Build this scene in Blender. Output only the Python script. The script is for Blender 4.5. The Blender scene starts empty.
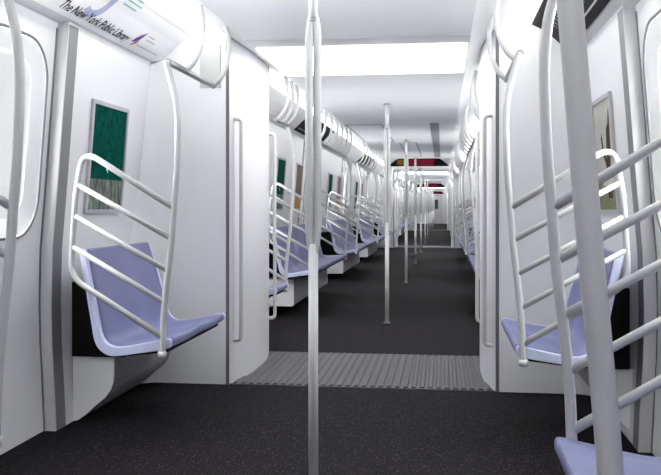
import bpy, bmesh, math, random
from mathutils import Vector, Matrix
PI = math.pi
rng = random.Random(7)
S = bpy.context.scene
C = S.collection

# ------------------------------------------------------------------ materials
def nodes_of(m):
    m.use_nodes = True
    return m.node_tree.nodes, m.node_tree.links, m.node_tree.nodes['Principled BSDF']

def mat(name, col, rough=.5, metal=0.0, var=.03, scale=14.0, bump=0.0, spec=.5, coat=0.0):
    m = bpy.data.materials.new(name)
    N, L, b = nodes_of(m)
    tc = N.new('ShaderNodeTexCoord')
    nz = N.new('ShaderNodeTexNoise'); nz.inputs['Scale'].default_value = scale; nz.inputs['Detail'].default_value = 4
    L.new(tc.outputs['Object'], nz.inputs['Vector'])
    mx = N.new('ShaderNodeMix'); mx.data_type = 'RGBA'
    mx.inputs[6].default_value = (*[c * (1 - var) for c in col], 1)
    mx.inputs[7].default_value = (*[min(1, c * (1 + var)) for c in col], 1)
    L.new(nz.outputs['Fac'], mx.inputs[0]); L.new(mx.outputs[2], b.inputs['Base Color'])
    b.inputs['Roughness'].default_value = rough; b.inputs['Metallic'].default_value = metal
    b.inputs['Specular IOR Level'].default_value = spec
    b.inputs['Coat Weight'].default_value = coat
    if bump:
        bp = N.new('ShaderNodeBump'); bp.inputs['Strength'].default_value = bump; bp.inputs['Distance'].default_value = .002
        L.new(nz.outputs['Fac'], bp.inputs['Height']); L.new(bp.outputs['Normal'], b.inputs['Normal'])
    return m

def emit(name, col, strength, base=.8):
    m = bpy.data.materials.new(name)
    N, L, b = nodes_of(m)
    b.inputs['Base Color'].default_value = (base, base, base, 1); b.inputs['Specular IOR Level'].default_value = .1
    b.inputs['Emission Color'].default_value = (*col, 1)
    b.inputs['Emission Strength'].default_value = strength
    return m

M = {}
M['white'] = mat('white_wall_panel', (.80, .80, .81), .32, var=.015, scale=3)
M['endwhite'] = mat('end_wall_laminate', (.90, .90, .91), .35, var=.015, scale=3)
M['ceil'] = mat('ceiling_laminate', (.91, .91, .92), .45, var=.01, scale=2, spec=.7)
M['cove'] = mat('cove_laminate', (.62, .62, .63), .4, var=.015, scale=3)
M['door'] = mat('brushed_door_steel', (.74, .74, .75), .45, var=.03, scale=40, metal=.05)
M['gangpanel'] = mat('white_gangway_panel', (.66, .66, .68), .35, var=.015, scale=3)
M['pillar'] = mat('pillar_paint', (.60, .60, .61), .4, var=.02, scale=6)
M['darktrim'] = mat('dark_grey_trim', (.20, .20, .205), .45, var=.04, scale=8)
M['gasket'] = mat('grey_rubber_gasket', (.16, .16, .165), .6, var=.05)
M['steel'] = mat('satin_stainless_tube', (.58, .58, .575), .42, metal=.22, var=.04, scale=25)
M['steeldark'] = mat('cast_steel_joint', (.36, .36, .36), .4, metal=.7, var=.06, scale=25)
M['seat'] = mat('periwinkle_seat_plastic', (.18, .19, .345), .5, var=.05, scale=9, spec=.3)
M['rim'] = mat('pale_lavender_seat_edge', (.60, .63, .84), .4, var=.03, scale=9)
M['black'] = mat('black_void_shade_and_frame', (.006, .006, .007), .7, var=.1, spec=.15)
M['screen'] = mat('black_display_glass', (.004, .004, .005), .5, var=.2, spec=.06)
M['under'] = mat('under_seat_shade_and_vent_grey', (.30, .30, .31), .5, var=.05, scale=8)  # seat base shade put into the colour; the ceiling vent shares this grey
M['sidebox'] = mat('under_seat_white', (.88, .88, .89), .45, var=.02, scale=8)
M['frame'] = mat('silver_picture_frame', (.50, .50, .52), .35, metal=.6, var=.04)
M['card'] = mat('white_card', (.86, .86, .865), .35, var=.01)
M['ink'] = mat('dark_navy_ink', (.022, .022, .035), .6, spec=.1, var=.05)
M['purple'] = mat('purple_ink', (.16, .05, .30), .6, var=.3, scale=60)
M['redink'] = mat('magenta_red_ink', (.45, .03, .12), .6, var=.1)
M['blueink'] = mat('pale_blue_ink', (.42, .44, .62), .6, var=.12, scale=40)
M['greenink'] = mat('soft_green_ink', (.25, .50, .45), .6, var=.1)
M['greyink'] = mat('pale_grey_ink', (.45, .45, .47), .6, var=.1)
M['beige'] = mat('beige_picture_ground', (.42, .41, .36), .55, var=.12, scale=10)
M['bark'] = mat('dark_brown_paint', (.045, .026, .018), .6, spec=.1, var=.4, scale=30)
M['olive'] = mat('olive_green_paint', (.16, .17, .07), .6, var=.6, scale=24)
M['cream'] = mat('cream_paint', (.62, .58, .50), .6, var=.1, scale=20)
M['brownpic'] = mat('brown_picture_ground', (.16, .085, .07), .55, var=.4, scale=12)
M['orange'] = mat('orange_paint', (.52, .22, .05), .55, var=.3, scale=20)
M['plate'] = mat('beige_grey_plate', (.60, .60, .58), .5, var=.03)
M['enddoor'] = mat('end_door_paint', (.72, .72, .73), .45, var=.02)
M['darkglass'] = mat('dark_window_glass', (.08, .08, .085), .15, var=.1)
M['light'] = emit('white_light_diffuser', (1.0, 1.0, 1.0), 4.6)
M['panel'] = emit('white_ceiling_light_diffuser', (1.0, 1.0, 1.0), 5.0)

def green_picture_material():
    m = bpy.data.materials.new('green_mosaic_picture')
    N, L, b = nodes_of(m)
    tc = N.new('ShaderNodeTexCoord')
    nz = N.new('ShaderNodeTexNoise'); nz.inputs['Scale'].default_value = 22; nz.inputs['Detail'].default_value = 6
    L.new(tc.outputs['Object'], nz.inputs['Vector'])
    cr = N.new('ShaderNodeValToRGB')
    cr.color_ramp.elements[0].position = .35; cr.color_ramp.elements[0].color = (.0006, .045, .033, 1)
    cr.color_ramp.elements[1].position = .7; cr.color_ramp.elements[1].color = (.0015, .105, .076, 1)
    L.new(nz.outputs['Fac'], cr.inputs['Fac']); L.new(cr.outputs['Color'], b.inputs['Base Color'])
    b.inputs['Roughness'].default_value = .7; b.inputs['Specular IOR Level'].default_value = .02
    return m
M['green'] = green_picture_material()

def mosaic_material():
    m = bpy.data.materials.new('grey_crowd_mosaic')
    N, L, b = nodes_of(m)
    tc = N.new('ShaderNodeTexCoord')
    mp = N.new('ShaderNodeMapping'); mp.inputs['Scale'].default_value = (30, 40, 12)
    L.new(tc.outputs['Object'], mp.inputs['Vector'])
    nz = N.new('ShaderNodeTexNoise'); nz.inputs['Scale'].default_value = 1.0; nz.inputs['Detail'].default_value = 5
    L.new(mp.outputs['Vector'], nz.inputs['Vector'])
    cr = N.new('ShaderNodeValToRGB'); e = cr.color_ramp.elements
    e[0].position = .32; e[0].color = (.045, .04, .04, 1)
    e[1].position = .72; e[1].color = (.40, .40, .36, 1)
    k = e.new(.48); k.color = (.16, .15, .14, 1)
    k = e.new(.56); k.color = (.10, .22, .17, 1)
    L.new(nz.outputs['Fac'], cr.inputs['Fac']); L.new(cr.outputs['Color'], b.inputs['Base Color'])
    b.inputs['Roughness'].default_value = .6; b.inputs['Specular IOR Level'].default_value = .15
    return m
M['mosaic'] = mosaic_material()

def floor_material():
    m = bpy.data.materials.new('speckled_charcoal_floor')
    N, L, b = nodes_of(m)
    tc = N.new('ShaderNodeTexCoord')
    def ramp(src, p0, p1):
        r = N.new('ShaderNodeMapRange'); r.inputs['From Min'].default_value = p0; r.inputs['From Max'].default_value = p1
        L.new(src, r.inputs['Value']); return r.outputs['Result']
    n1 = N.new('ShaderNodeTexNoise'); n1.inputs['Scale'].default_value = 95; n1.inputs['Detail'].default_value = 3
    n2 = N.new('ShaderNodeTexNoise'); n2.inputs['Scale'].default_value = 2.2; n2.inputs['Detail'].default_value = 3
    for n in (n1, n2): L.new(tc.outputs['Object'], n.inputs['Vector'])
    v = N.new('ShaderNodeTexVoronoi'); v.inputs['Scale'].default_value = 85
    L.new(tc.outputs['Object'], v.inputs['Vector'])
    sp = ramp(v.outputs['Distance'], .34, .18)
    wn = N.new('ShaderNodeSeparateColor'); L.new(v.outputs['Color'], wn.inputs['Color'])
    pick = ramp(wn.outputs['Red'], .30, 1.0)
    mul = N.new('ShaderNodeMath'); mul.operation = 'MULTIPLY'; L.new(sp, mul.inputs[0]); L.new(pick, mul.inputs[1])
    a = N.new('ShaderNodeMix'); a.data_type = 'RGBA'
    a.inputs[6].default_value = (.0070, .0060, .0068, 1); a.inputs[7].default_value = (.018, .0155, .0172, 1)
    L.new(ramp(n1.outputs['Fac'], .35, .65), a.inputs[0])
    c2 = N.new('ShaderNodeMix'); c2.data_type = 'RGBA'; c2.blend_type = 'MULTIPLY'; c2.inputs[0].default_value = .3
    L.new(a.outputs[2], c2.inputs[6])
    g = N.new('ShaderNodeMix'); g.data_type = 'RGBA'; g.inputs[6].default_value = (.75, .75, .75, 1); g.inputs[7].default_value = (1, 1, 1, 1)
    L.new(n2.outputs['Fac'], g.inputs[0]); L.new(g.outputs[2], c2.inputs[7])
    c3 = N.new('ShaderNodeMix'); c3.data_type = 'RGBA'; c3.inputs[7].default_value = (.115, .10, .118, 1)
    L.new(mul.outputs[0], c3.inputs[0]); L.new(c2.outputs[2], c3.inputs[6])
    L.new(c3.outputs[2], b.inputs['Base Color'])
    b.inputs['Roughness'].default_value = .75; b.inputs['Specular IOR Level'].default_value = .04
    return m
M['floor'] = floor_material()
M['threshold'] = mat('ribbed_grey_rubber_metal', (.066, .067, .070), .6, metal=.0, var=.08, scale=20)

def glass_material():
    m = bpy.data.materials.new('door_window_glass')
    N, L, b = nodes_of(m)
    N.remove(b); out = N['Material Output']
    t = N.new('ShaderNodeBsdfTransparent'); t.inputs['Color'].default_value = (.95, .96, .96, 1)
    g = N.new('ShaderNodeBsdfGlossy'); g.inputs['Roughness'].default_value = .05
    lw = N.new('ShaderNodeLayerWeight'); pw = N.new('ShaderNodeMath'); pw.operation = 'POWER'; pw.inputs[1].default_value = 4.0; L.new(lw.outputs['Facing'], pw.inputs[0])
    fr = N.new('ShaderNodeMath'); fr.operation = 'MULTIPLY_ADD'; fr.inputs[1].default_value = .6; fr.inputs[2].default_value = .04; L.new(pw.outputs[0], fr.inputs[0])
    mx = N.new('ShaderNodeMixShader')
    L.new(fr.outputs[0], mx.inputs['Fac']); L.new(t.outputs[0], mx.inputs[1]); L.new(g.outputs[0], mx.inputs[2]); L.new(mx.outputs[0], out.inputs['Surface'])
    return m
M['glass'] = glass_material()

def led_material():
    m = bpy.data.materials.new('dark_red_led_matrix')
    N, L, b = nodes_of(m)
    tc = N.new('ShaderNodeTexCoord')
    mp = N.new('ShaderNodeMapping'); mp.inputs['Scale'].default_value = (38, 1, 26)
    L.new(tc.outputs['Object'], mp.inputs['Vector'])
    nz = N.new('ShaderNodeTexNoise'); nz.inputs['Scale'].default_value = 1; nz.inputs['Detail'].default_value = 2
    L.new(mp.outputs['Vector'], nz.inputs['Vector'])
    cr = N.new('ShaderNodeValToRGB')
    cr.color_ramp.elements[0].position = .4; cr.color_ramp.elements[0].color = (.10, .004, .015, 1)
    cr.color_ramp.elements[1].position = .65; cr.color_ramp.elements[1].color = (.28, .012, .04, 1)
    L.new(nz.outputs['Fac'], cr.inputs['Fac'])
    b.inputs['Base Color'].default_value = (.04, .005, .01, 1)
    L.new(cr.outputs['Color'], b.inputs['Emission Color']); b.inputs['Emission Strength'].default_value = .42; b.inputs['Specular IOR Level'].default_value = .05; b.inputs['Roughness'].default_value = .7
    return m
M['led'] = led_material()
M['ledgreen'] = emit('green_led', (.05, .12, .01), .5, .01)
M['ledamber'] = emit('amber_led', (.30, .12, .01), .4, .01)

# ------------------------------------------------------------------ mesh helpers
def box(bm, x0, x1, y0, y1, z0, z1):
    v = [bm.verts.new(p) for p in ((x0,y0,z0),(x1,y0,z0),(x1,y1,z0),(x0,y1,z0),(x0,y0,z1),(x1,y0,z1),(x1,y1,z1),(x0,y1,z1))]
    for f in ((0,3,2,1),(4,5,6,7),(0,1,5,4),(1,2,6,5),(2,3,7,6),(3,0,4,7)):
        bm.faces.new([v[i] for i in f])

def smooth_path(pts, n=8):
    """Catmull-Rom through the points."""
    P = [Vector(p) for p in pts]
    if len(P) < 3: return P
    out = []
    for i in range(len(P) - 1):
        p0 = P[i-1] if i else P[0] * 2 - P[1]
        p1, p2 = P[i], P[i+1]
        p3 = P[i+2] if i + 2 < len(P) else P[-1] * 2 - P[-2]
        for k in range(n):
            t = k / n
            out.append(.5 * ((2*p1) + (p2-p0)*t + (2*p0-5*p1+4*p2-p3)*t*t + (3*p1-p0-3*p2+p3)*t**3))
    out.append(P[-1])
    return out

def round_path(pts, rad, n=6, closed=False):
    """polyline with filleted corners; rad is one value or one per corner"""
    P = [Vector(p) for p in pts]; out = [P[0]]
    for i in range(1, len(P) - 1):
        r = rad[i-1] if isinstance(rad, (list, tuple)) else rad
        a, b, c = P[i-1], P[i], P[i+1]
        u, w = (a-b), (c-b)
        d = min(r, u.length*.49, w.length*.49)
        s, e = b + u.normalized()*d, b + w.normalized()*d
        for k in range(n + 1):
            t = k / n
            out.append(s*(1-t)**2 + b*2*t*(1-t) + e*t*t)
    out.append(P[-1])
    return out

def tube(bm, path, r, seg=14, caps=True):
    P = [Vector(p) for p in path]
    Q = [P[0]]
    for p in P[1:]:
        if (p - Q[-1]).length > 1e-5: Q.append(p)
    P = Q
    T = []
    for i in range(len(P)):
        a = P[max(i-1, 0)]; b = P[min(i+1, len(P)-1)]
        T.append((b-a).normalized())
    up = Vector((0, 0, 1)) if abs(T[0].z) < .9 else Vector((0, 1, 0))
    nrm = (up - T[0]*up.dot(T[0])).normalized()
    rings = []
    for i, p in enumerate(P):
        if i:
            q = T[i-1].rotation_difference(T[i]); nrm = q @ nrm
        bi = T[i].cross(nrm)
        rr = r(i/(len(P)-1)) if callable(r) else r
        rings.append([bm.verts.new(p + (nrm*math.cos(2*PI*k/seg) + bi*math.sin(2*PI*k/seg))*rr) for k in range(seg)])
    for a, b in zip(rings, rings[1:]):
        for k in range(seg):
            f = bm.faces.new((a[k], a[(k+1) % seg], b[(k+1) % seg], b[k])); f.smooth = True
    if caps:
        bm.faces.new(list(reversed(rings[0]))); bm.faces.new(rings[-1])

def extrude_y(bm, prof, y0, y1, caps=True, closed=True, smooth=False):
    """profile of (x, z) extruded along y"""
    a = [bm.verts.new((x, y0, z)) for x, z in prof]; b = [bm.verts.new((x, y1, z)) for x, z in prof]
    n = len(prof)
    for i in range(n if closed else n - 1):
        f = bm.faces.new((a[i], a[(i+1) % n], b[(i+1) % n], b[i])); f.smooth = smooth
    if caps and closed:
        bm.faces.new(list(reversed(a))); bm.faces.new(b)

def extrude_z(bm, plan, z0, z1, smooth=True):
    """open plan line of (x, y) extruded up"""
    a = [bm.verts.new((x, y, z0)) for x, y in plan]; b = [bm.verts.new((x, y, z1)) for x, y in plan]
    for i in range(len(plan) - 1):
        f = bm.faces.new((a[i], a[i+1], b[i+1], b[i])); f.smooth = smooth

def obj(name, bm, m, parent=None, recalc=True, bevel=0, auto=False):
    if recalc: bmesh.ops.recalc_face_normals(bm, faces=bm.faces[:])
    me = bpy.data.meshes.new(name); bm.to_mesh(me); bm.free()
    me.materials.append(M[m] if isinstance(m, str) else m)
    o = bpy.data.objects.new(name, me); C.objects.link(o)
    if parent: o.parent = parent
    if bevel:
        md = o.modifiers.new('bevel', 'BEVEL'); md.width = bevel; md.segments = 2; md.limit_method = 'ANGLE'
    return o

def tag(o, label, cat, group=None, kind=None):
    o['label'] = label; o['category'] = cat
    if group: o['group'] = group
    if kind: o['kind'] = kind
    return o

def thing(name, label, cat, loc=(0, 0, 0), rz=0, group=None):
    o = bpy.data.objects.new(name, None); C.objects.link(o)
    o.location = loc; o.rotation_euler = (0, 0, rz); o.empty_display_size = .1
    return tag(o, label, cat, group)

def struct(name, bm, m, label=None, parent=None, **k):
    o = obj(name, bm, m, parent, **k)
    if not parent:
        o['kind'] = 'structure'
        if label: tag(o, label, name.split('_')[0])
    return o

def dup(root, loc, rz, label, group=None, skip=()):
    r = root.copy(); C.objects.link(r); r.location = loc; r.rotation_euler = (0, 0, rz); r['label'] = label
    if group: r['group'] = group
    for ch in list(root.children):
        if ch.name.split('.')[0] in skip: continue
        c = ch.copy(); C.objects.link(c); c.parent = r
        for g in ch.children:
            d = g.copy(); C.objects.link(d); d.parent = c
    return r

NB = bmesh.new

# ------------------------------------------------------------------ layout (metres; y runs along the train, x across, floor z = 0)
W0, LEAN = 1.41, .0575            # wall foot and inward lean per metre
HC = 2.04                         # ceiling
RO = .055                         # seats across the aisle sit a little further out
YB = -8.5                         # near car's rear end
G0, G1 = 5.03, 6.19               # gangway
PER, LEN = 17.92, 16.76
CARS = [(YB, G0), (G1, G1+LEN), (G1+PER, G1+PER+LEN), (G1+2*PER, G1+2*PER+LEN)]
YEND = CARS[3][1]
CARNAME = ['near car', 'second car', 'third car', 'last car']
SIDE = {-1: 'advert side', 1: 'display side'}
WP = [(-.1, 1.348), (0, 1.351), (.18, 1.359), (.40, 1.372), (.62, 1.377), (.87, 1.371), (1.26, 1.338), (1.5, 1.320), (1.96, 1.284), (2.3, 1.255)]
def wallx(s, z, d=0):
    for (za, xa), (zb, xb) in zip(WP, WP[1:]):
        if z <= zb:
            return s * (xa + (xb-xa)*(z-za)/(zb-za) - d - (.012 if s > 0 else 0))
ZS = [0, .09, .18, .29, .40, .51, .62, .75, .87, 1.0, 1.13, 1.26, 1.38, 1.5, 1.65, 1.8, 1.93]
def wall_prism(bm, s, a, b, d0, d1, z0=0.0, z1=1.95):
    Z = [z0] + [z for z in ZS if z0 + .01 < z < z1 - .01] + [z1]
    P = [(wallx(s, z, d0), z) for z in Z] + [(wallx(s, z, d1), z) for z in reversed(Z)]
    extrude_y(bm, P, a, b)
def half_door(k): return .895 if k == 0 else .72      # half width of a door opening
def door_centres(k):
    if k == 0: return [2.975, -1.22, -5.415]
    y0 = CARS[k][0]
    return [y0 + 1.23 + 4.25*i for i in range(4)]

# ------------------------------------------------------------------ shell
bm = NB()
v = [bm.verts.new(p) for p in ((-1.5, YB, 0), (1.5, YB, 0), (1.5, YEND, 0), (-1.5, YEND, 0))]
bm.faces.new(v)
struct('floor', bm, 'floor', 'dark speckled floor running the length of the train')
bm = NB()
pr = [(-.91, 2.165), (-.645, HC), (.645, HC), (.91, 2.165)]
extrude_y(bm, pr, YB, YEND, closed=False)
struct('ceiling', bm, 'ceil', 'pale grey flat ceiling with sloping edges')

ntrim = [0]
def trim(bm, m, label, parent=None, **k):
    ntrim[0] += 1
    return struct('trim_%d' % ntrim[0], bm, m, label, parent, **k)

COVE = [(.975, 2.155), (1.05, 2.118), (1.12, 2.068), (1.19, 2.0), (1.225, 1.978), (1.31, 1.955), (1.40, 1.955)]
def cove_pt(s, t, d=0.0):
    """point on the cove by t (0 light .. 1 wall), d metres proud"""
    P = [Vector(p) for p in COVE]
    L = [0]
    for a, b in zip(P, P[1:]): L.append(L[-1] + (b-a).length)
    q = t * L[4]
    for i in range(len(P)-1):
        if q <= L[i+1] + 1e-9:
            a, b = P[i], P[i+1]; u = (q - L[i]) / (L[i+1]-L[i]); p = a.lerp(b, u); dr = (b-a).normalized()
            n = Vector((-abs(dr.y), -abs(dr.x)))
            p = p + n*d
            return s*p.x, p.y
LCOVE = sum((Vector(b)-Vector(a)).length for a, b in zip(COVE[:4], COVE[1:5]))

doors = []
for k, (y0, y1) in enumerate(CARS):
    dc = door_centres(k); DH = half_door(k)
    for s in (-1, 1):
        # side wall in sections between the doors, with strips above the doors
        bm = NB()
        cuts = [y0] + [c + q*DH for c in sorted(dc) for q in (-1, 1)] + [y1]
        def wall_slab(a, b, za, zb):
            wall_prism(bm, s, a, b, 0, -.09, za, zb)
        for a, b in zip(cuts[::2], cuts[1::2]): wall_slab(a, b, 0, 1.965)
        for c in dc: wall_prism(bm, s, c-DH, c+DH, -.0525, -.10, 1.925, 1.975)
        struct('wall_' + ('left' if s < 0 else 'right') , bm, 'white',
               'white side wall of the %s, %s' % (CARNAME[k], SIDE[s]))
        # cove above the wall
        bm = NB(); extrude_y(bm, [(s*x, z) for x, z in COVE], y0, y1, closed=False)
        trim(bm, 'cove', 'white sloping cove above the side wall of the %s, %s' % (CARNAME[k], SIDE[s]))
        # continuous light between cove and ceiling
        bm = NB(); extrude_y(bm, [(s*.885, 2.152), (s*.895, 2.132), (s*.915, 2.120), (s*.94, 2.116), (s*.962, 2.122), (s*.974, 2.138), (s*.976, 2.16), (s*.93, 2.172)], y0+.02, y1-.02)
        tag(obj('light_strip', bm, 'light'), 'long white light strip under the ceiling edge of the %s, %s' % (CARNAME[k], SIDE[s]), 'light', 'ceiling edge light strips')
        # pillars and dark trims that frame each doorway
        for c in dc:
            for q in (-1, 1):
                if k > 1 or (k == 0 and c < 2): continue
                e = c + q*DH
                where = ('beside the bright door of the near car %s' % ('nearest the gangway' if q > 0 else 'away from the gangway')) if k == 0 else 'beside a far door of the %s' % CARNAME[k]
                bm = NB(); a, b = sorted((e - q*.004, e + q*.006)); wall_prism(bm, s, a, b, -.088, .0015)
                trim(bm, 'pillar', 'pale grey door post %s, %s' % (where, SIDE[s]))
                bm = NB(); a, b = sorted((e + q*.006, e + q*.105)); wall_prism(bm, s, a, b, -.02, .0025)
                trim(bm, 'darktrim', 'dark grey upright strip %s, %s' % (where, SIDE[s]))

# train ends
bm = NB(); box(bm, -1.5, 1.5, YB-.05, YB, 0, 2.3)
struct('wall_back', bm, 'endwhite', 'white wall closing the train behind the viewer')
bm = NB(); box(bm, -1.5, 1.5, YEND, YEND+.05, 0, 2.3)
struct('wall_end', bm, 'white', 'white wall closing the far end of the train')

# end walls and gangway sides
def gang(k):
    ya, yb = CARS[k][1], CARS[k+1][0]
    for s in (-1, 1):
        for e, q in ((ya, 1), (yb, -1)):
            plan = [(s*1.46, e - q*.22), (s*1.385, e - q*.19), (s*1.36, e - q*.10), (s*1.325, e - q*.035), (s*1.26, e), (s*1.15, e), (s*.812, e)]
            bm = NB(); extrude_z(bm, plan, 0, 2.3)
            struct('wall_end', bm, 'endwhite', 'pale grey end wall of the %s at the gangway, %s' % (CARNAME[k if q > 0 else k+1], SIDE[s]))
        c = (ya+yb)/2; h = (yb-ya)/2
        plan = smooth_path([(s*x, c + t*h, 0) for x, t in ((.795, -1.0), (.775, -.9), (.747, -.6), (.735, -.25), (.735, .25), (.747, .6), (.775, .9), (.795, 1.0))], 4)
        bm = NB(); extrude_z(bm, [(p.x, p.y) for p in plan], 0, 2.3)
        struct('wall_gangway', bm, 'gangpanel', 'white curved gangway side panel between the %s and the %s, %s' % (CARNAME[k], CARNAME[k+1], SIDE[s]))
        for e, q in ((ya, 1), (yb, -1)):
            bm = NB(); box(bm, min(s*.794, s*.814), max(s*.794, s*.814), e-.004, e+.004, 0, 2.11)
            trim(bm, 'gasket', 'dark upright gasket on the gangway corner of the %s, %s' % (CARNAME[k if q > 0 else k+1], SIDE[s]))
    # ribbed plate underfoot
    t = thing('threshold_plate', 'ribbed grey metal floor plate in the gangway between the %s and the %s' % (CARNAME[k], CARNAME[k+1]), 'floor plate', (0, c, 0))
    bm = NB(); box(bm, -.79, .79, -h, h, .0005, .004); obj('base_plate', bm, 'threshold', t)
    bm = NB()
    n = 32
    for i in range(n):
        x = -.76 + 1.52*i/(n-1)
        P = [(x-.016, .004), (x-.010, .012), (x+.010, .012), (x+.016, .004)]
        extrude_y(bm, P, -h+.02, h-.02)
    obj('ribs', bm, 'threshold', t)
    for e in (-h, h):
        bm = NB(); box(bm, -.79, .79, e-.006, e+.006, .0005, .006); obj('edging', bm, 'threshold', t)
    # ceiling light panel over it
    t = thing('ceiling_light', 'wide white ceiling light panel above the gangway between the %s and the %s' % (CARNAME[k], CARNAME[k+1]), 'light', (0, c, HC))
    bm = NB(); box(bm, -.632, .632, -.56, .47, -.012, -.001); obj('diffuser', bm, 'panel', t)
    bm = NB()
    for b in ((-.645, .645, -.80, -.565), (-.645, .645, .475, .49), (-.645, -.634, -.565, .475), (.634, .645, -.565, .475)):
        box(bm, *b, -.003, -.0005)
    obj('frame', bm, 'cove', t)
for k in range(3): gang(k)

# ------------------------------------------------------------------ doors
def rr_loop(y0, y1, z0, z1, r, n=10):
    L = []
    for cy, cz, a0 in ((y1-r, z1-r, 0), (y0+r, z1-r, 90), (y0+r, z0+r, 180), (y1-r, z0+r, 270)):
        for i in range(n+1):
            a = math.radians(a0 + 90*i/n); L.append((cy + r*math.cos(a), cz + r*math.sin(a)))
    return L

def make_door(s, name, label, k):
    DH = half_door(k); kx = DH/.895
    root = bpy.data.objects.new(name, None); C.objects.link(root)
    root['kind'] = 'structure'; tag(root, label, 'door')
    ZT = 1.935
    for q in (-1, 1):
        y0, y1 = sorted((q*.004, q*DH))
        w0, w1 = y0 + .17, y1 - .17
        w0, w1 = (.22*kx, .815*kx) if q > 0 else (-.815*kx, -.22*kx)
        loop = rr_loop(w0, w1, .935, 1.84, .19)
        # front skin as a ring, with the reveal behind it
        bm = NB(); D = -.053
        def P(y, z, d): return (wallx(s, z, d) - s*0, y, z)
        cy, cz = (w0+w1)/2, 1.39
        outer = []
        for (y, z) in loop:
            dy, dz = y-cy, z-cz
            t = min(((y1-cy)/dy if dy > 1e-6 else 9e9), ((y0-cy)/dy if dy < -1e-6 else 9e9), ((ZT-cz)/dz if dz > 1e-6 else 9e9), ((0.004-cz)/dz if dz < -1e-6 else 9e9))
            outer.append((cy+dy*t, cz+dz*t))
        # snap one outer point to each corner
        for corner in ((y0, .004), (y1, .004), (y0, ZT), (y1, ZT)):
            i = min(range(len(outer)), key=lambda j: (outer[j][0]-corner[0])**2 + (outer[j][1]-corner[1])**2); outer[i] = corner
        mids = [[(lambda a, b: (a[0]+(b[0]-a[0])*f, a[1]+(b[1]-a[1])*f))(o_, l_) for o_, l_ in zip(outer, loop)] for f in (.25, .5, .75)]
        MR = [[bm.verts.new(P(y, z, D)) for y, z in mm] for mm in mids]
        A = [bm.verts.new(P(y, z, D)) for y, z in outer]; B = [bm.verts.new(P(y, z, D)) for y, z in loop]; E = [bm.verts.new(P(y, z, D-.05)) for y, z in loop]
        F = [bm.verts.new(P(y, z, D-.05)) for y, z in outer]
        n = len(loop)
        for i in range(n):
            j = (i+1) % n
            
            for r_, q_ in zip([A]+MR, MR+[B]): bm.faces.new((r_[i], r_[j], q_[j], q_[i]))
            bm.faces.new((B[i], B[j], E[j], E[i])); bm.faces.new((F[i], F[j], E[j], E[i])); bm.faces.new((A[i], A[j], F[j], F[i]))
        leaf = obj('door_leaf', bm, 'door', root)
        # moulded white window frame and dark gasket
        bm = NB()
        lo = rr_loop(w0+.010, w1-.010, .945, 1.83, .182); li = rr_loop(w0+.085, w1-.085, 1.02, 1.755, .125)
        R = [[bm.verts.new(P(y, z, d)) for y, z in lp] for lp, d in ((lo, D+.001), (li, D-.030))]
        for i in range(n):
            j = (i+1) % n
            f = bm.faces.new((R[0][i], R[0][j], R[1][j], R[1][i])); f.smooth = True
        obj('window_frame', bm, 'white', leaf)
        bm = NB(); lp = rr_loop(w0, w1, .935, 1.84, .19)
        pth = [P(y, z, D+.001) for y, z in lp]; pth.append(pth[0]); tube(bm, pth, .008, 6, caps=False)
        obj('window_gasket', bm, 'gasket', leaf)
        bm = NB(); bm.faces.new([bm.verts.new(P(y, z, D-.028)) for y, z in rr_loop(w0+.05, w1-.05, .985, 1.79, .15)])
        bm.faces.new([bm.verts.new(P(y, z, D-.034)) for y, z in reversed(rr_loop(w0+.05, w1-.05, .985, 1.79, .15))])
        obj('window_pane', bm, 'glass', leaf, recalc=False)
    bm = NB(); a = [(wallx(s, z, -.032), -.006, z) for z in (0.005, 1.93)]
    for yc in (0, -DH+.012, DH-.012):
        if yc:
            obj('door_seal', bm, 'gasket', root); bm = NB()
        wall_prism(bm, s, yc-.008, yc+.008, -.075, -.0505, .004, 1.93)
    obj('door_seal', bm, 'gasket', root)
    return root
nd = 0
for s in (-1, 1):
    proto = None
    for k in (0, 1, 2, 3):
        for i, c in enumerate(door_centres(k)):
            nd += 1
            lab = ('bright sliding door with rounded window beside the near bench, %s' % SIDE[s]) if k == 0 and i == 0 else \
                  '%s sliding door of the %s counted from the gangway, %s' % (('first', 'second', 'third', 'fourth')[i], CARNAME[k], SIDE[s])
            if i == 0 and k in (0, 1):
                proto = make_door(s, 'door_%d' % nd, lab, k); proto.location = (0, c, 0)
            else:
                d = dup(proto, (0, c, 0), 0, lab); d.name = 'door_%d' % nd

# ------------------------------------------------------------------ benches
OUT = [(.745, .452), (.752, .438), (.80, .424), (.90, .408), (1.00, .394), (1.045, .398), (1.085, .425), (1.108, .468), (1.122, .54), (1.144, .64), (1.170, .75), (1.193, .84), (1.204, .876)]
INN = [(.745, .468), (.757, .478), (.81, .468), (.90, .450), (.985, .436), (1.03, .442), (1.06, .465), (1.078, .505), (1.090, .56), (1.112, .65), (1.138, .75), (1.161, .84), (1.173, .878)]
BASE = [(1.366, .002), (1.340, .006), (1.30, .035), (1.25, .080), (1.20, .12), (1.170, .16), (1.155, .20), (1.151, .25), (1.151, .326), (1.366, .326)]
BASE_FULL = [(1.366, .095), (1.0, .095), (.985, .11), (.985, .36), (1.366, .36)]

def spline2(P, n=4): return [(p.x, p.y) for p in smooth_path([(x, z, 0) for x, z in P], n)]
OUTS, INNS = spline2(OUT), spline2(INN)

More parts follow.
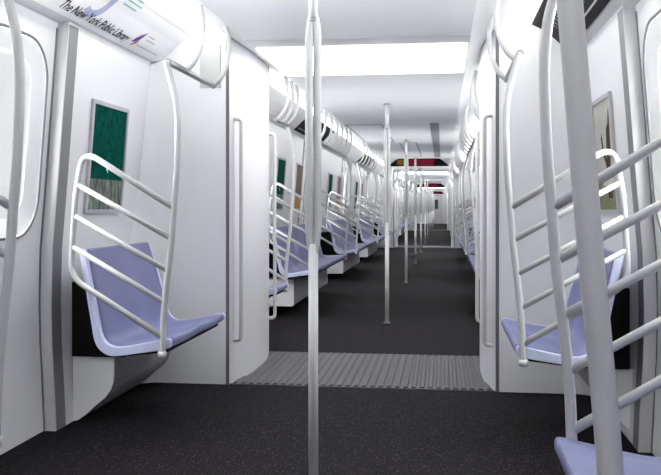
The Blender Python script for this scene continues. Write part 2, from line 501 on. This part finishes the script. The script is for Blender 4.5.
def make_bench(length, seats, label, group, base_profile, insets, void_insets, rims=True, xw=1.366):
    t = thing('bench_seat', label, 'bench', (0, 0, 0), 0, group)
    h = length/2
    # shell: grid of profile x length, each place gently dished
    taper = lambda z: 1 - .045/h*min(max((z-.5)/.38, 0), 1)**1.5
    bm = NB(); ny = seats*10
    ring = INNS + list(reversed(OUTS)); nr = len(ring); rows = []
    for j in range(ny+1):
        y = -h + .012 + (length-.024)*j/ny
        dish = .5 - .5*math.cos(2*PI*seats*j/ny)
        row = []
        for i, (x, z) in enumerate(ring):
            a = i/(len(INNS)-1) if i < len(INNS) else 1 - (i-len(INNS))/(len(OUTS)-1)
            wgt = math.sin(PI*min(max(a, 0), 1))**.8
            dx = .014*dish*wgt if a > .4 else 0
            dz = -.014*dish*wgt if a <= .55 else 0
            row.append(bm.verts.new((-(x+dx), y*taper(z), z+dz)))
        rows.append(row)
    for a, b in zip(rows, rows[1:]):
        for i in range(nr):
            f = bm.faces.new((a[i], a[(i+1) % nr], b[(i+1) % nr], b[i])); f.smooth = True
    bm.faces.new(rows[0]); bm.faces.new(list(reversed(rows[-1])))
    obj('seat_shell', bm, 'seat', t)
    for q, inset, pin in ((-1, insets[0], void_insets[0]), (1, insets[1], void_insets[1])):
        bm = NB(); a, b = sorted((q*(h-.012), q*(h+.018)))
        A = [bm.verts.new((-x, a*taper(z), z)) for x, z in ring]; B = [bm.verts.new((-x, b*taper(z), z)) for x, z in ring]
        for i in range(nr): bm.faces.new((A[i], A[(i+1) % nr], B[(i+1) % nr], B[i]))
        bm.faces.new(A); bm.faces.new(B)
        r = obj('seat_edge', bm, 'rim' if rims else 'seat', t, bevel=.008)
        if rims: r['label'] = 'pale lavender end edge'
        # black sheet painting in the shaded void behind and under the shell
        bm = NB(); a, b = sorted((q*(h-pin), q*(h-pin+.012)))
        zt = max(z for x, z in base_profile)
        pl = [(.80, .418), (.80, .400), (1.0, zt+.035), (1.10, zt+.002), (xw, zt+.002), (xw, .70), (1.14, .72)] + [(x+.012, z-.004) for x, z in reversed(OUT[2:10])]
        extrude_y(bm, [(-x, z) for x, z in pl], a, b); obj('void_shade', bm, 'black', t)
        # pale side panel of the support under the seat
        bm = NB(); a, b = sorted((q*(h-inset-.012), q*(h-inset)))
        extrude_y(bm, [(-x, z) for x, z in base_profile], a, b); obj('side_panel', bm, 'sidebox', t)
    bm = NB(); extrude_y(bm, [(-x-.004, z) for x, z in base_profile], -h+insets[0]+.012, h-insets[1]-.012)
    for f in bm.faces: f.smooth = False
    obj('seat_base', bm, 'under', t)  # shaded front painted darker than the pale side panels of the same box
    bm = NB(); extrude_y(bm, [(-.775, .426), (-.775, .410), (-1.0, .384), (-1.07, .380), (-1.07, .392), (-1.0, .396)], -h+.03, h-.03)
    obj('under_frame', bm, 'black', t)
    return t

def right(loc): return (RO, loc[1], loc[2])
short_left = make_bench(.94, 2, 'periwinkle two-seat bench against the end wall under the green picture', 'two-seat benches', BASE, (.33, -.32), (.33, .03))
short_left.location = (.015, 4.20, 0)
short_right = make_bench(.94, 2, 'periwinkle two-seat bench beneath the tree picture, across the aisle', 'two-seat benches', BASE, (-.32, .33), (.03, .33), xw=1.285)
short_right.location = (RO, 4.20, 0); short_right.rotation_euler = (0, 0, PI)
long_near = make_bench(2.75, 6, 'long periwinkle bench in front of the thick leaning pole', 'long near benches', BASE, (.36, .36), (.36, .36), rims=False)
long_near.location = (.028, .868, 0); long_near.rotation_euler = (0, 0, PI)
dup(long_near, (.015, .83, 0), 0, 'long periwinkle bench whose corner shows below the curved pole of the library advert side', 'long near benches')
long_far = make_bench(2.76, 6, 'long periwinkle bench, first beyond the gangway on the library advert side', 'long benches beyond the gangway', BASE_FULL, (.13, .13), (.33, .33))
ORD = ('first', 'second', 'third', 'fourth')
single = None
first = True
for k in (1, 2):
    dc = door_centres(k)
    for i in range(3):
        yc = (dc[i]+dc[i+1])/2
        for s in (-1, 1):
            lab = 'long periwinkle bench, %s long one from the gangway in the %s, %s' % (ORD[i], CARNAME[k], SIDE[s])
            loc = (.015 if s < 0 else RO, yc, 0); rz = 0 if s < 0 else PI
            if first:
                long_far.location = loc; long_far['label'] = lab; first = False
            else: dup(long_far, loc, rz, lab)
    for s in (-1, 1):
        lab = 'single periwinkle seat tucked behind the gangway corner of the %s, %s' % (CARNAME[k], SIDE[s])
        loc = (.015 if s < 0 else RO, CARS[k][0]+.245, 0)
        if single is None:
            single = make_bench(.44, 1, lab, 'single seats', BASE, (-.0, .06), (.03, .06)); single.location = loc
        else: dup(single, loc, 0 if s < 0 else PI, lab)
        dup(short_left if s < 0 else short_right, (.015 if s < 0 else RO, CARS[k][1]-.83, 0), 0 if s < 0 else PI,
            'periwinkle two-seat bench at the far end of the %s, %s' % (CARNAME[k], SIDE[s]), 'two-seat benches')

# ------------------------------------------------------------------ slanted-bar windscreens with bowed posts
def make_windscreen(label):
    t = thing('windscreen', label, 'windscreen', (0, 0, 0), 0, 'slanted-bar windscreens')
    bm = NB()
    post = smooth_path([(-.763, 0, .405), (-.760, 0, .45), (-.754, 0, .60), (-.740, 0, .75), (-.722, 0, .90), (-.708, 0, 1.08), (-.698, 0, 1.20), (-.692, 0, 1.33), (-.690, 0, 1.45), (-.700, 0, 1.56), (-.722, 0, 1.645), (-.737, 0, 1.70), (-.745, 0, 1.73)], 5)
    tube(bm, post, .0145, 16); obj('post', bm, 'steel', t)
    bm = NB(); tube(bm, [(-.763, 0, .398), (-.763, 0, .425)], .0195, 16); obj('post_foot', bm, 'steel', t)
    bm = NB()
    pth = round_path([(-.709, 0, 1.070), (-1.135, 0, 1.335), (-1.172, 0, 1.12), (-1.196, 0, .755), (-.760, 0, .490)], [.085, .0, .075], 7)
    tube(bm, pth, .0135, 14); obj('outer_frame', bm, 'steel', t)
    for (x0, z0), (x1, z1) in (((1.163, 1.178), (.728, .937)), ((1.172, 1.032), (.742, .792)), ((1.182, .892), (.752, .645))):
        bm = NB(); tube(bm, [(-x0, 0, z0), (-x1, 0, z1)], .0125, 14); obj('slanted_bar', bm, 'steel', t)
    return t
ws = make_windscreen('slanted-bar steel windscreen at the two-seat bench under the green picture')
WO = .065
ws.location = (0, 3.69, 0)
dup(ws, (WO, 3.69, 0), PI, 'slanted-bar steel windscreen at the two-seat bench beneath the tree picture')
dup(ws, (0, 2.25, 0), 0, 'slanted-bar steel windscreen cut by the photo edge beside the door window')
dup(ws, (.061, 2.28, 0), PI, 'large slanted-bar steel windscreen just behind the thick leaning pole')
for k in (1, 2):
    for i, c in enumerate(door_centres(k)):
        for q in (-1, 1):
            for s in (-1, 1):
                dup(ws, (0 if s < 0 else WO, c + q*.70, 0), 0 if s < 0 else PI,
                    'slanted-bar windscreen, %s side of %s door, %s, %s' % ('near' if q < 0 else 'far', ORD[i], CARNAME[k], SIDE[s]))

# ------------------------------------------------------------------ overhead handrails: a long bar hung from curved hoops
def make_rail(ya, yb, ys, label, group):
    t = thing('overhead_handrail', label, 'handrail', (0, 0, 0), 0, group)
    bm = NB(); tube(bm, [(-.745, ya, 1.732), (-.745, yb, 1.732)], .0155, 14); obj('long_bar', bm, 'steeldark', t)
    for y in ys:
        bm = NB()
        tube(bm, smooth_path([(-.745, y, 1.732), (-.712, y, 1.762), (-.683, y, 1.81), (-.664, y, 1.87), (-.657, y, 1.94), (-.662, y, 2.0), (-.676, y, 2.062)], 5), .0135, 12)
        obj('hoop', bm, 'steel', t)
    return t
r0 = make_rail(-.38, .39, (-.12, .385), 'short overhead handrail with two hoops above the bench under the green picture', 'overhead handrails')
r0.location = (0, 4.10, 0)
r0b = make_rail(-.39, .38, (-.385, .20), 'short overhead handrail with two hoops above the bench beneath the tree picture', 'overhead handrails')
r0b.location = (RO+.015, 4.08, 0); r0b.rotation_euler = (0, 0, PI)
r1 = make_rail(-1.36, 1.36, (-1.2, -.72, -.24, .24, .72, 1.2), 'x', 'long overhead handrails')
r2 = make_rail(-.235, .26, (-.2, .02, .24), 'x', 'overhead handrails')
f1 = f2 = True
for k in (1, 2):
    dc = door_centres(k)
    for i in range(3):
        for s in (-1, 1):
            lab = 'long handrail with hoops above the %s long bench of the %s, %s' % (ORD[i], CARNAME[k], SIDE[s])
            loc = (0 if s < 0 else RO, (dc[i]+dc[i+1])/2, 0)
            if f1: r1.location = loc; r1['label'] = lab; f1 = False
            else: dup(r1, loc, 0 if s < 0 else PI, lab)
    for i, yc in enumerate((CARS[k][0]+.27, CARS[k][1]-.85)):
        for s in (-1, 1):
            lab = 'handrail with three hoops at the %s end of the %s, %s' % (('near', 'far')[i], CARNAME[k], SIDE[s])
            loc = (0 if s < 0 else RO, yc, 0)
            if f2: r2.location = loc; r2['label'] = lab; f2 = False
            else: dup(r2, loc, 0 if s < 0 else PI, lab)

# ------------------------------------------------------------------ centre poles
def make_pole(label):
    t = thing('centre_pole', label, 'pole', (0, 0, 0), 0, 'centre poles')
    bm = NB(); tube(bm, [(0, 0, .004), (0, 0, .93)], .0192, 20); obj('lower_tube', bm, 'steel', t)
    bm = NB(); tube(bm, [(0, 0, 1.80), (0, 0, HC-.004)], .0185, 20); obj('upper_tube', bm, 'steel', t)
    for s in (-1, 1):
        bm = NB()
        tube(bm, smooth_path([(s*.002, 0, .885), (s*.010, 0, .93), (s*.0155, s*.004, 1.0), (s*.0155, s*.006, 1.2), (s*.0155, s*.006, 1.55), (s*.0155, s*.004, 1.74), (s*.010, 0, 1.80), (s*.003, 0, 1.83)], 5), .0158, 16)
        obj('split_tube', bm, 'steel', t)
    bm = NB(); tube(bm, [(0, 0, 1.795), (0, 0, 1.812)], .0205, 20); obj('collar', bm, 'steeldark', t)
    for z0, z1, nm in ((.002, .014, 'floor_flange'), (HC-.014, HC-.002, 'ceiling_flange')):
        bm = NB(); tube(bm, [(0, 0, z0), (0, 0, z1)], .032, 20); obj(nm, bm, 'steeldark', t)
    return t
pole = make_pole('tall steel centre pole with split upper tubes, nearest, standing before the gangway')
pole.location = (-.013, 3.28, 0)
for k in (1, 2, 3):
    for i, c in enumerate(door_centres(k)):
        off = .46
        dup(pole, (-.02, c + off, 0), 0, 'steel centre pole on the dark floor, %s beyond the gangway in the %s' % (ORD[i], CARNAME[k]))

# thick leaning pole close to the viewer
t = thing('grab_pole', 'thick leaning steel grab pole standing close in front of the bars', 'pole', (0, 1.35, 0))
bm = NB(); tube(bm, smooth_path([(.762, 0, .004), (.757, 0, .35), (.740, 0, .68), (.712, 0, 1.0), (.688, 0, 1.30), (.664, 0, 1.6), (.634, 0, HC+.0)], 6), .0198, 28)
obj('tube', bm, 'steel', t)
bm = NB(); tube(bm, [(.762, 0, .002), (.762, 0, .015)], .034, 20); obj('floor_flange', bm, 'steeldark', t)
bm = NB(); tube(bm, [(.634, 0, HC-.014), (.634, 0, HC-.002)], .034, 20); obj('ceiling_flange', bm, 'steeldark', t)

# ------------------------------------------------------------------ upright handles on the gangway panels
def make_handle(label):
    t = thing('grab_bar', label, 'grab bar', (0, 0, 0), 0, 'gangway grab bars')
    bm = NB()
    tube(bm, round_path([(-.80, 0, 1.615), (-.728, 0, 1.615), (-.728, 0, .262), (-.80, 0, .262)], .03, 7), .0125, 14); obj('bar', bm, 'steel', t)
    for z in (1.615, .262):
        bm = NB(); tube(bm, [(-.794, 0, z), (-.776, 0, z)], .022, 14); obj('mount', bm, 'frame', t)
    return t
hd = make_handle('upright steel grab bar on the gangway corner of the near car, library advert side')
hd.location = (-.005, 5.085, 0)
dup(hd, (.005, 5.085, 0), PI, 'upright steel grab bar on the gangway corner of the near car, black display side')
for k, y in ((1, G1-.05), (1, G1+LEN+.05), (2, G1+PER-.05)):
    for s in (-1, 1):
        e = {G1-.05: 'near end of the second car', G1+LEN+.05: 'far end of the second car', G1+PER-.05: 'near end of the third car'}[y]
        dup(hd, (s*.005, y, 0), 0 if s < 0 else PI, 'upright grab bar on the gangway, %s, %s' % (e, SIDE[s]))

# ------------------------------------------------------------------ pictures on the walls
def wall_quad(bm, s, y0, y1, z0, z1, d0, d1):
    wall_prism(bm, s, y0, y1, d0, d1, z0, z1)
def poly_on_wall(bm, s, pts, d0, d1):
    a = [bm.verts.new((wallx(s, z, d0), y, z)) for y, z in pts]; b = [bm.verts.new((wallx(s, z, d1), y, z)) for y, z in pts]
    n = len(pts); bm.faces.new(a); bm.faces.new(b)
    for i in range(n): bm.faces.new((a[i], a[(i+1) % n], b[(i+1) % n], b[i]))

def frame_bm(s, w, z0, z1):
    bm = NB(); h = w/2; f = .022
    for q in ((-h, h, z0, z0+f), (-h, h, z1-f, z1), (-h, -h+f, z0+f, z1-f), (h-f, h, z0+f, z1-f)): wall_quad(bm, s, *q, .001, .016)
    return bm
def green_picture(s, label):
    t = thing('framed_picture', label, 'picture', (0, 0, 0), 0, 'green framed pictures')
    h = .25
    obj('picture_frame', frame_bm(s, .5, 1.04, 1.635), 'frame', t)
    bm = NB(); wall_quad(bm, s, -h+.022, h-.022, 1.225, 1.613, .001, .008); obj('green_field', bm, 'green', t)
    bm = NB(); wall_quad(bm, s, -h+.022, h-.022, 1.062, 1.225, .001, .008); obj('crowd_band', bm, 'mosaic', t)
    bm = NB()
    for y, z, a in ((.0, 1.29, .016), (.012, 1.272, .010)):
        poly_on_wall(bm, s, [(y-a*.5, z-a), (y+a*.5, z-a), (y+a*.2, z+a*1.2), (y-a*.2, z+a*1.2)], .008, .0092)
    obj('pale_figure', bm, 'card', t)
    return t
gp = green_picture(-1, 'silver-framed green picture with a grey crowd band above the two-seat bench')
gp.location = (0, 4.44, 0)
def brown_picture(s, label):
    t = thing('framed_picture', label, 'picture', (0, 0, 0), 0, 'brown framed pictures')
    h = .25
    obj('picture_frame', frame_bm(s, .5, 1.04, 1.635), 'frame', t)
    bm = NB(); wall_quad(bm, s, -h+.022, h-.022, 1.24, 1.613, .001, .008); obj('brown_field', bm, 'brownpic', t)
    bm = NB(); wall_quad(bm, s, -h+.022, h-.022, 1.062, 1.24, .001, .008); obj('orange_field', bm, 'orange', t)
    return t
def tree_picture(s, label):
    t = thing('framed_picture', label, 'picture', (0, 0, 0), 0, 'tree pictures')
    h = .25
    obj('picture_frame', frame_bm(s, .5, 1.04, 1.635), 'frame', t)
    bm = NB(); wall_quad(bm, s, -h+.022, h-.022, 1.20, 1.613, .001, .008); obj('beige_field', bm, 'beige', t)
    bm = NB(); wall_quad(bm, s, -h+.022, h-.022, 1.062, 1.20, .001, .008); obj('grass_field', bm, 'olive', t)
    bm = NB()
    poly_on_wall(bm, s, [(-.125, 1.12), (-.02, 1.12), (-.03, 1.25), (-.05, 1.33), (-.075, 1.42), (-.085, 1.47), (-.13, 1.49), (-.165, 1.46), (-.155, 1.38), (-.13, 1.28)], .008, .0092)
    poly_on_wall(bm, s, [(-.04, 1.27), (.04, 1.35), (.07, 1.43), (.045, 1.45), (.02, 1.38), (-.045, 1.31)], .008, .0092)
    poly_on_wall(bm, s, [(-.165, 1.45), (-.12, 1.47), (-.16, 1.55), (-.175, 1.56)], .008, .0092)
    obj('painted_tree', bm, 'bark', t)
    bm = NB()
    poly_on_wall(bm, s, [(-.20, 1.185), (.10, 1.185), (.08, 1.215), (.0, 1.235), (-.10, 1.232), (-.19, 1.21)], .0094, .0105)
    obj('pale_roots', bm, 'cream', t)
    return t
tp = tree_picture(1, 'framed picture of a dark bare tree on beige above the two-seat bench')
tp.location = (0, 4.50, 0)
for i in range(3):
    dc = door_centres(1)
    dup(gp, (0, dc[i]+2.0, 0), 0, 'silver-framed green picture, %s green one beyond the gangway' % ORD[i])
    lab = 'brown and orange framed picture, %s one beyond the gangway on the green picture wall' % ORD[i]
    if i == 0:
        bp = brown_picture(-1, lab); bp.location = (0, dc[0]+3.22, 0)
    else: dup(bp, (0, dc[i]+3.22, 0), 0, lab)

# ------------------------------------------------------------------ cards and displays in the cove
def cove_sheet(bm, s, y0, y1, t0, t1, d, n=10, th=.003):
    P = [cove_pt(s, t0 + (t1-t0)*i/n, d) for i in range(n+1)]
    Q = [cove_pt(s, t0 + (t1-t0)*i/n, d-th) for i in range(n, -1, -1)]
    extrude_y(bm, P+Q, y0, y1)
def frange(bm, s, pts, d=.0072):
    """flat marks (y, t) printed on the card, wrapped to the cove"""
    vs = []
    for y, t in pts:
        x, z = cove_pt(s, t, d); vs.append(bm.verts.new((x, y, z)))
    bm.faces.new(vs)

ad = thing('advert_card', 'white library advert card with dark lettering in the cove', 'advert', (0, 0, 0))
bm = NB(); cove_sheet(bm, -1, 2.35, 5.02, .05, 1.12, .005, n=24); obj('card', bm, 'card', ad)

def font_mesh(body, name, bold):
    cu = bpy.data.curves.new(name, 'FONT'); cu.body = body; cu.size = 1; cu.offset = bold
    tmp = bpy.data.objects.new(name, cu); C.objects.link(tmp)
    dg = bpy.context.evaluated_depsgraph_get(); dg.update()
    me = bpy.data.meshes.new_from_object(tmp.evaluated_get(dg))
    C.objects.unlink(tmp); bpy.data.objects.remove(tmp); bpy.data.curves.remove(cu)
    return me
def right_edge(me): return max(v.co.x for v in me.vertices)
def cove_text(body, y0, t_base, length, height, m, name, bold=0.0):
    """lettering on the cove: base line at t_base, reading along +y, tops towards the light; one mesh per word"""
    full = right_edge(font_mesh(body, name, bold)); words = body.split(' ')
    for i, wd in enumerate(words):
        x_end = right_edge(font_mesh(' '.join(words[:i+1]), name, bold))
        me = font_mesh(wd, name, bold); sh = x_end - right_edge(me)
        for v in me.vertices:
            y = y0 + (v.co.x + sh)/full*length
            t = t_base - v.co.y/.73*height/LCOVE
            x, z = cove_pt(-1, min(max(t, .05), 1.2), .0072)
            v.co = Vector((x, y, z))
        me.materials.clear(); me.materials.append(M[m])
        o = bpy.data.objects.new(name, me); C.objects.link(o); o.parent = ad
cove_text('The New York Public Library', 3.61, .992, .82, .056, 'ink', 'lettering', bold=.012)
# blue brush ring above the lettering, green lines beside it, flame emblem after it
bm = NB()
nn = 40
for i in range(nn):
    a0, a1 = [math.radians(200 - 330*j/nn) for j in (i, i+1)]
    w0_, w1_ = [.30 + .18*math.sin(PI*j/nn) for j in (i, i+1)]
    def rp(a, f): return (3.875 + .115*f*math.cos(a), .52 - .40*f*math.sin(a))
    q = [rp(a0, 1), rp(a1, 1), rp(a1, 1-w1_), rp(a0, 1-w0_)]
    frange(bm, -1, [(y, min(max(t, .035), .92)) for y, t in q])
obj('blue_ring', bm, 'blueink', ad)
bm = NB()
for y0, y1, t in ((4.00, 4.20, .20), (4.02, 4.24, .30), (4.05, 4.22, .40)): frange(bm, -1, [(y0, t), (y1, t), (y1, t+.03), (y0, t+.03)])
obj('green_lines', bm, 'greenink', ad)
bm = NB()
frange(bm, -1, [(4.475, .93), (4.48, .83), (4.51, .74), (4.56, .64), (4.55, .75), (4.53, .86), (4.505, .91)])
obj('flame_emblem', bm, 'purple', ad)
bm = NB()
frange(bm, -1, [(4.50, 1.0), (4.515, .91), (4.545, .84), (4.54, .92), (4.515, 1.0)], .0074)
obj('flame_base', bm, 'redink', ad)
bm = NB()
for y0, y1, t in ((4.60, 4.70, .68), (4.60, 4.74, .76), (4.56, 4.90, .93)): frange(bm, -1, [(y0, t), (y1, t), (y1, t+.022), (y0, t+.022)])
obj('small_print', bm, 'greyink', ad)

def make_display(s, length, label, group=None):
    t = thing('cove_display', label, 'display', (0, 0, 0), 0, group)
    h = length/2
    bm = NB(); cove_sheet(bm, s, -h, h, .10, .97, .012, th=.012); obj('screen', bm, 'screen', t)
    bm = NB(); cove_sheet(bm, s, -h+.05, h-.05, .80, .83, .0145, n=3, th=.003); obj('inner_edge', bm, 'frame', t)
    return t
d0 = make_display(1, 1.84, 'long black display in the cove above the tree picture', None)
d0.location = (0, 4.10, 0)
bm = NB()
for i in range(26):
    y = -.80 + i*.058 + rng.uniform(-.01, .01); t = rng.uniform(.25, .45)
    frange(bm, 1, [(y, t), (y+.012, t), (y+.03, t+.28), (y+.022, t+.28)], .0128)
obj('faint_streaks', bm, 'greyink', d0)
bm = NB(); frange(bm, 1, [(.62, .66), (.70, .62), (.72, .78), (.66, .88)], .0129); obj('blue_spot', bm, 'blueink', d0)
dcc = door_centres(1)
d1 = make_display(-1, 2.1, 'black display in the cove, first beyond the gangway above a long bench', 'far cove displays')
d1.location = (0, 10.75, 0)
dup(d1, (0, 17.9, 0), 0, 'black display in the cove, second beyond the gangway towards the far poles')
d2 = make_display(1, 2.1, 'black display in the far cove across the aisle behind the gangway corner', 'far cove displays')
d2.location = (0, (dcc[1]+dcc[2])/2, 0)

# inspection plate high on the end wall
bm = NB(); box(bm, -.975, -.845, G0-.012, G0-.001, 1.80, 2.06)
tag(obj('wall_plate', bm, 'plate', bevel=.004), 'small beige plate high on the end wall behind the overhead handrail', 'plate')

# ------------------------------------------------------------------ hanging signs with red display
def make_sign(label):
    t = thing('hanging_sign', label, 'sign', (0, 0, 0), 0, 'red display signs')
    prof = [(-.585, -.150), (.585, -.150), (.575, -.13), (.52, -.085), (.45, -.03), (.40, -.004), (-.40, -.004), (-.45, -.03), (-.52, -.085), (-.575, -.13)]
    bm = NB(); extrude_y(bm, prof, 0, .09); obj('housing', bm, 'screen', t)
    bm = NB(); box(bm, -.29, .30, -.006, -.001, -.135, -.02); obj('red_display', bm, 'led', t)
    bm = NB(); box(bm, -.40, -.30, -.006, -.001, -.125, -.025); obj('amber_panel', bm, 'ledamber', t)
    bm = NB(); box(bm, -.425, -.405, -.006, -.001, -.125, -.035); obj('green_panel', bm, 'ledgreen', t)
    bm = NB(); box(bm, -.335, -.31, -.008, -.0065, -.125, -.025); obj('green_panel', bm, 'ledgreen', t)
    return t
sg = make_sign('black hanging sign with a red lit display, nearest of the signs')
sg.location = (0.03, 16.7, HC)
dup(sg, (.03, 33.6, HC), 0, 'small black hanging sign with red display, second one down the train')
dup(sg, (.03, 50.0, HC), 0, 'tiny black hanging sign with red display, farthest down the train')

# long ceiling vents in the second car
bm = NB(); box(bm, .345, .45, 9.78, 16.25, HC-.006, HC-.0005)
tag(obj('ceiling_vent', bm, 'under'), 'long narrow grey ceiling vent running towards the nearest red sign', 'vent')
for x0, x1, y0, y1, lab in ((-.63, -.20, 9.83, 12.40, 'wide ceiling hatch outline nearest the gangway light panel'), (-.145, .115, 12.55, 16.0, 'narrow ceiling hatch outline just before the nearest red sign')):
    t = thing('ceiling_hatch', lab, 'hatch', ((x0+x1)/2, (y0+y1)/2, HC))
    hx, hy = (x1-x0)/2, (y1-y0)/2
    bm = NB()
    for q in ((-hx, -hx+.02, -hy, hy), (hx-.02, hx, -hy, hy), (-hx+.02, hx-.02, -hy, -hy+.05), (-hx+.02, hx-.02, hy-.05, hy)): box(bm, *q, -.006, -.0005)
    obj('hatch_edge', bm, 'greyink', t)
    bm = NB(); box(bm, -hx+.02, hx-.02, -hy+.05, hy-.05, -.004, -.0005); obj('hatch_cover', bm, 'ceil', t)

# end door at the far end of the train
root = bpy.data.objects.new('door_99', None); C.objects.link(root); root.location = (-.0, YEND, 0); root.name = 'door_%d' % (nd+1)
root['kind'] = 'structure'; tag(root, 'small white end door with dark window at the far end of the train', 'door')
bm = NB(); box(bm, -.42, .42, -.03, -.002, .004, 1.95); obj('door_leaf', bm, 'enddoor', root)
bm = NB(); box(bm, -.22, .22, -.036, -.0305, 1.0, 1.65); obj('window_pane', bm, 'darkglass', root)
bm = NB(); box(bm, -.44, -.425, -.035, -.002, .004, 1.97); box(bm, .425, .44, -.035, -.002, .004, 1.97); box(bm, -.425, .425, -.035, -.002, 1.955, 1.97); obj('door_frame', bm, 'gasket', root)

# ------------------------------------------------------------------ sky outside the windows with added fill bands
SKY, HIGH_FILL, LOW_FILL = .72, 14.0, 23.0     # horizon sky; overhead and below-horizon bands added to brighten walls and ceiling
w = bpy.data.worlds.new('window_fill_light'); S.world = w; w.use_nodes = True
WN, WL = w.node_tree.nodes, w.node_tree.links
tc = WN.new('ShaderNodeTexCoord'); sx = WN.new('ShaderNodeSeparateXYZ'); WL.new(tc.outputs['Generated'], sx.inputs[0])
mr = WN.new('ShaderNodeMapRange'); mr.inputs['From Min'].default_value = -.05; mr.inputs['From Max'].default_value = -.14
mr.inputs['To Min'].default_value = SKY; mr.inputs['To Max'].default_value = LOW_FILL
mz = WN.new('ShaderNodeMapRange'); mz.inputs['From Min'].default_value = .36; mz.inputs['From Max'].default_value = .55
mz.inputs['To Min'].default_value = 0; mz.inputs['To Max'].default_value = HIGH_FILL - SKY
ad2 = WN.new('ShaderNodeMath'); ad2.operation = 'ADD'
WL.new(sx.outputs['Z'], mr.inputs['Value']); WL.new(sx.outputs['Z'], mz.inputs['Value'])
mg = WN.new('ShaderNodeMapRange'); mg.inputs['From Min'].default_value = -.40; mg.inputs['From Max'].default_value = -.65
mg.inputs['To Min'].default_value = 1.0; mg.inputs['To Max'].default_value = .3
WL.new(sx.outputs['Z'], mg.inputs['Value'])
ml = WN.new('ShaderNodeMath'); ml.operation = 'MULTIPLY'; WL.new(mr.outputs['Result'], ml.inputs[0]); WL.new(mg.outputs['Result'], ml.inputs[1])
WL.new(ml.outputs[0], ad2.inputs[0]); WL.new(mz.outputs['Result'], ad2.inputs[1]); WL.new(ad2.outputs[0], WN['Background'].inputs['Strength'])
WN['Background'].inputs['Color'].default_value = (.97, .98, 1, 1)

# ------------------------------------------------------------------ camera
F, HZ, VPX, CX, H = 850.0, 208.0, 442.0, .485, 1.07
psi = math.atan((VPX-330.5)/F)
cam = bpy.data.cameras.new('camera'); co = bpy.data.objects.new('camera', cam); C.objects.link(co)
co.location = (CX, 0, H); co.rotation_euler = (PI/2, 0, psi)
cam.sensor_fit = 'HORIZONTAL'; cam.sensor_width = 36; cam.lens = 36*F/661
cam.shift_y = -(237.5-HZ)/661; cam.clip_start = .02; cam.clip_end = 200
S.camera = co
S.view_settings.view_transform = 'Standard'; S.view_settings.look = 'None'
S.view_settings.gamma = 1; S.view_settings.use_curve_mapping = False
S.view_settings.exposure = 0.45
S.cycles.use_denoising = True
S.cycles.max_bounces = 10; S.cycles.diffuse_bounces = 6; S.cycles.glossy_bounces = 5; S.cycles.transmission_bounces = 6
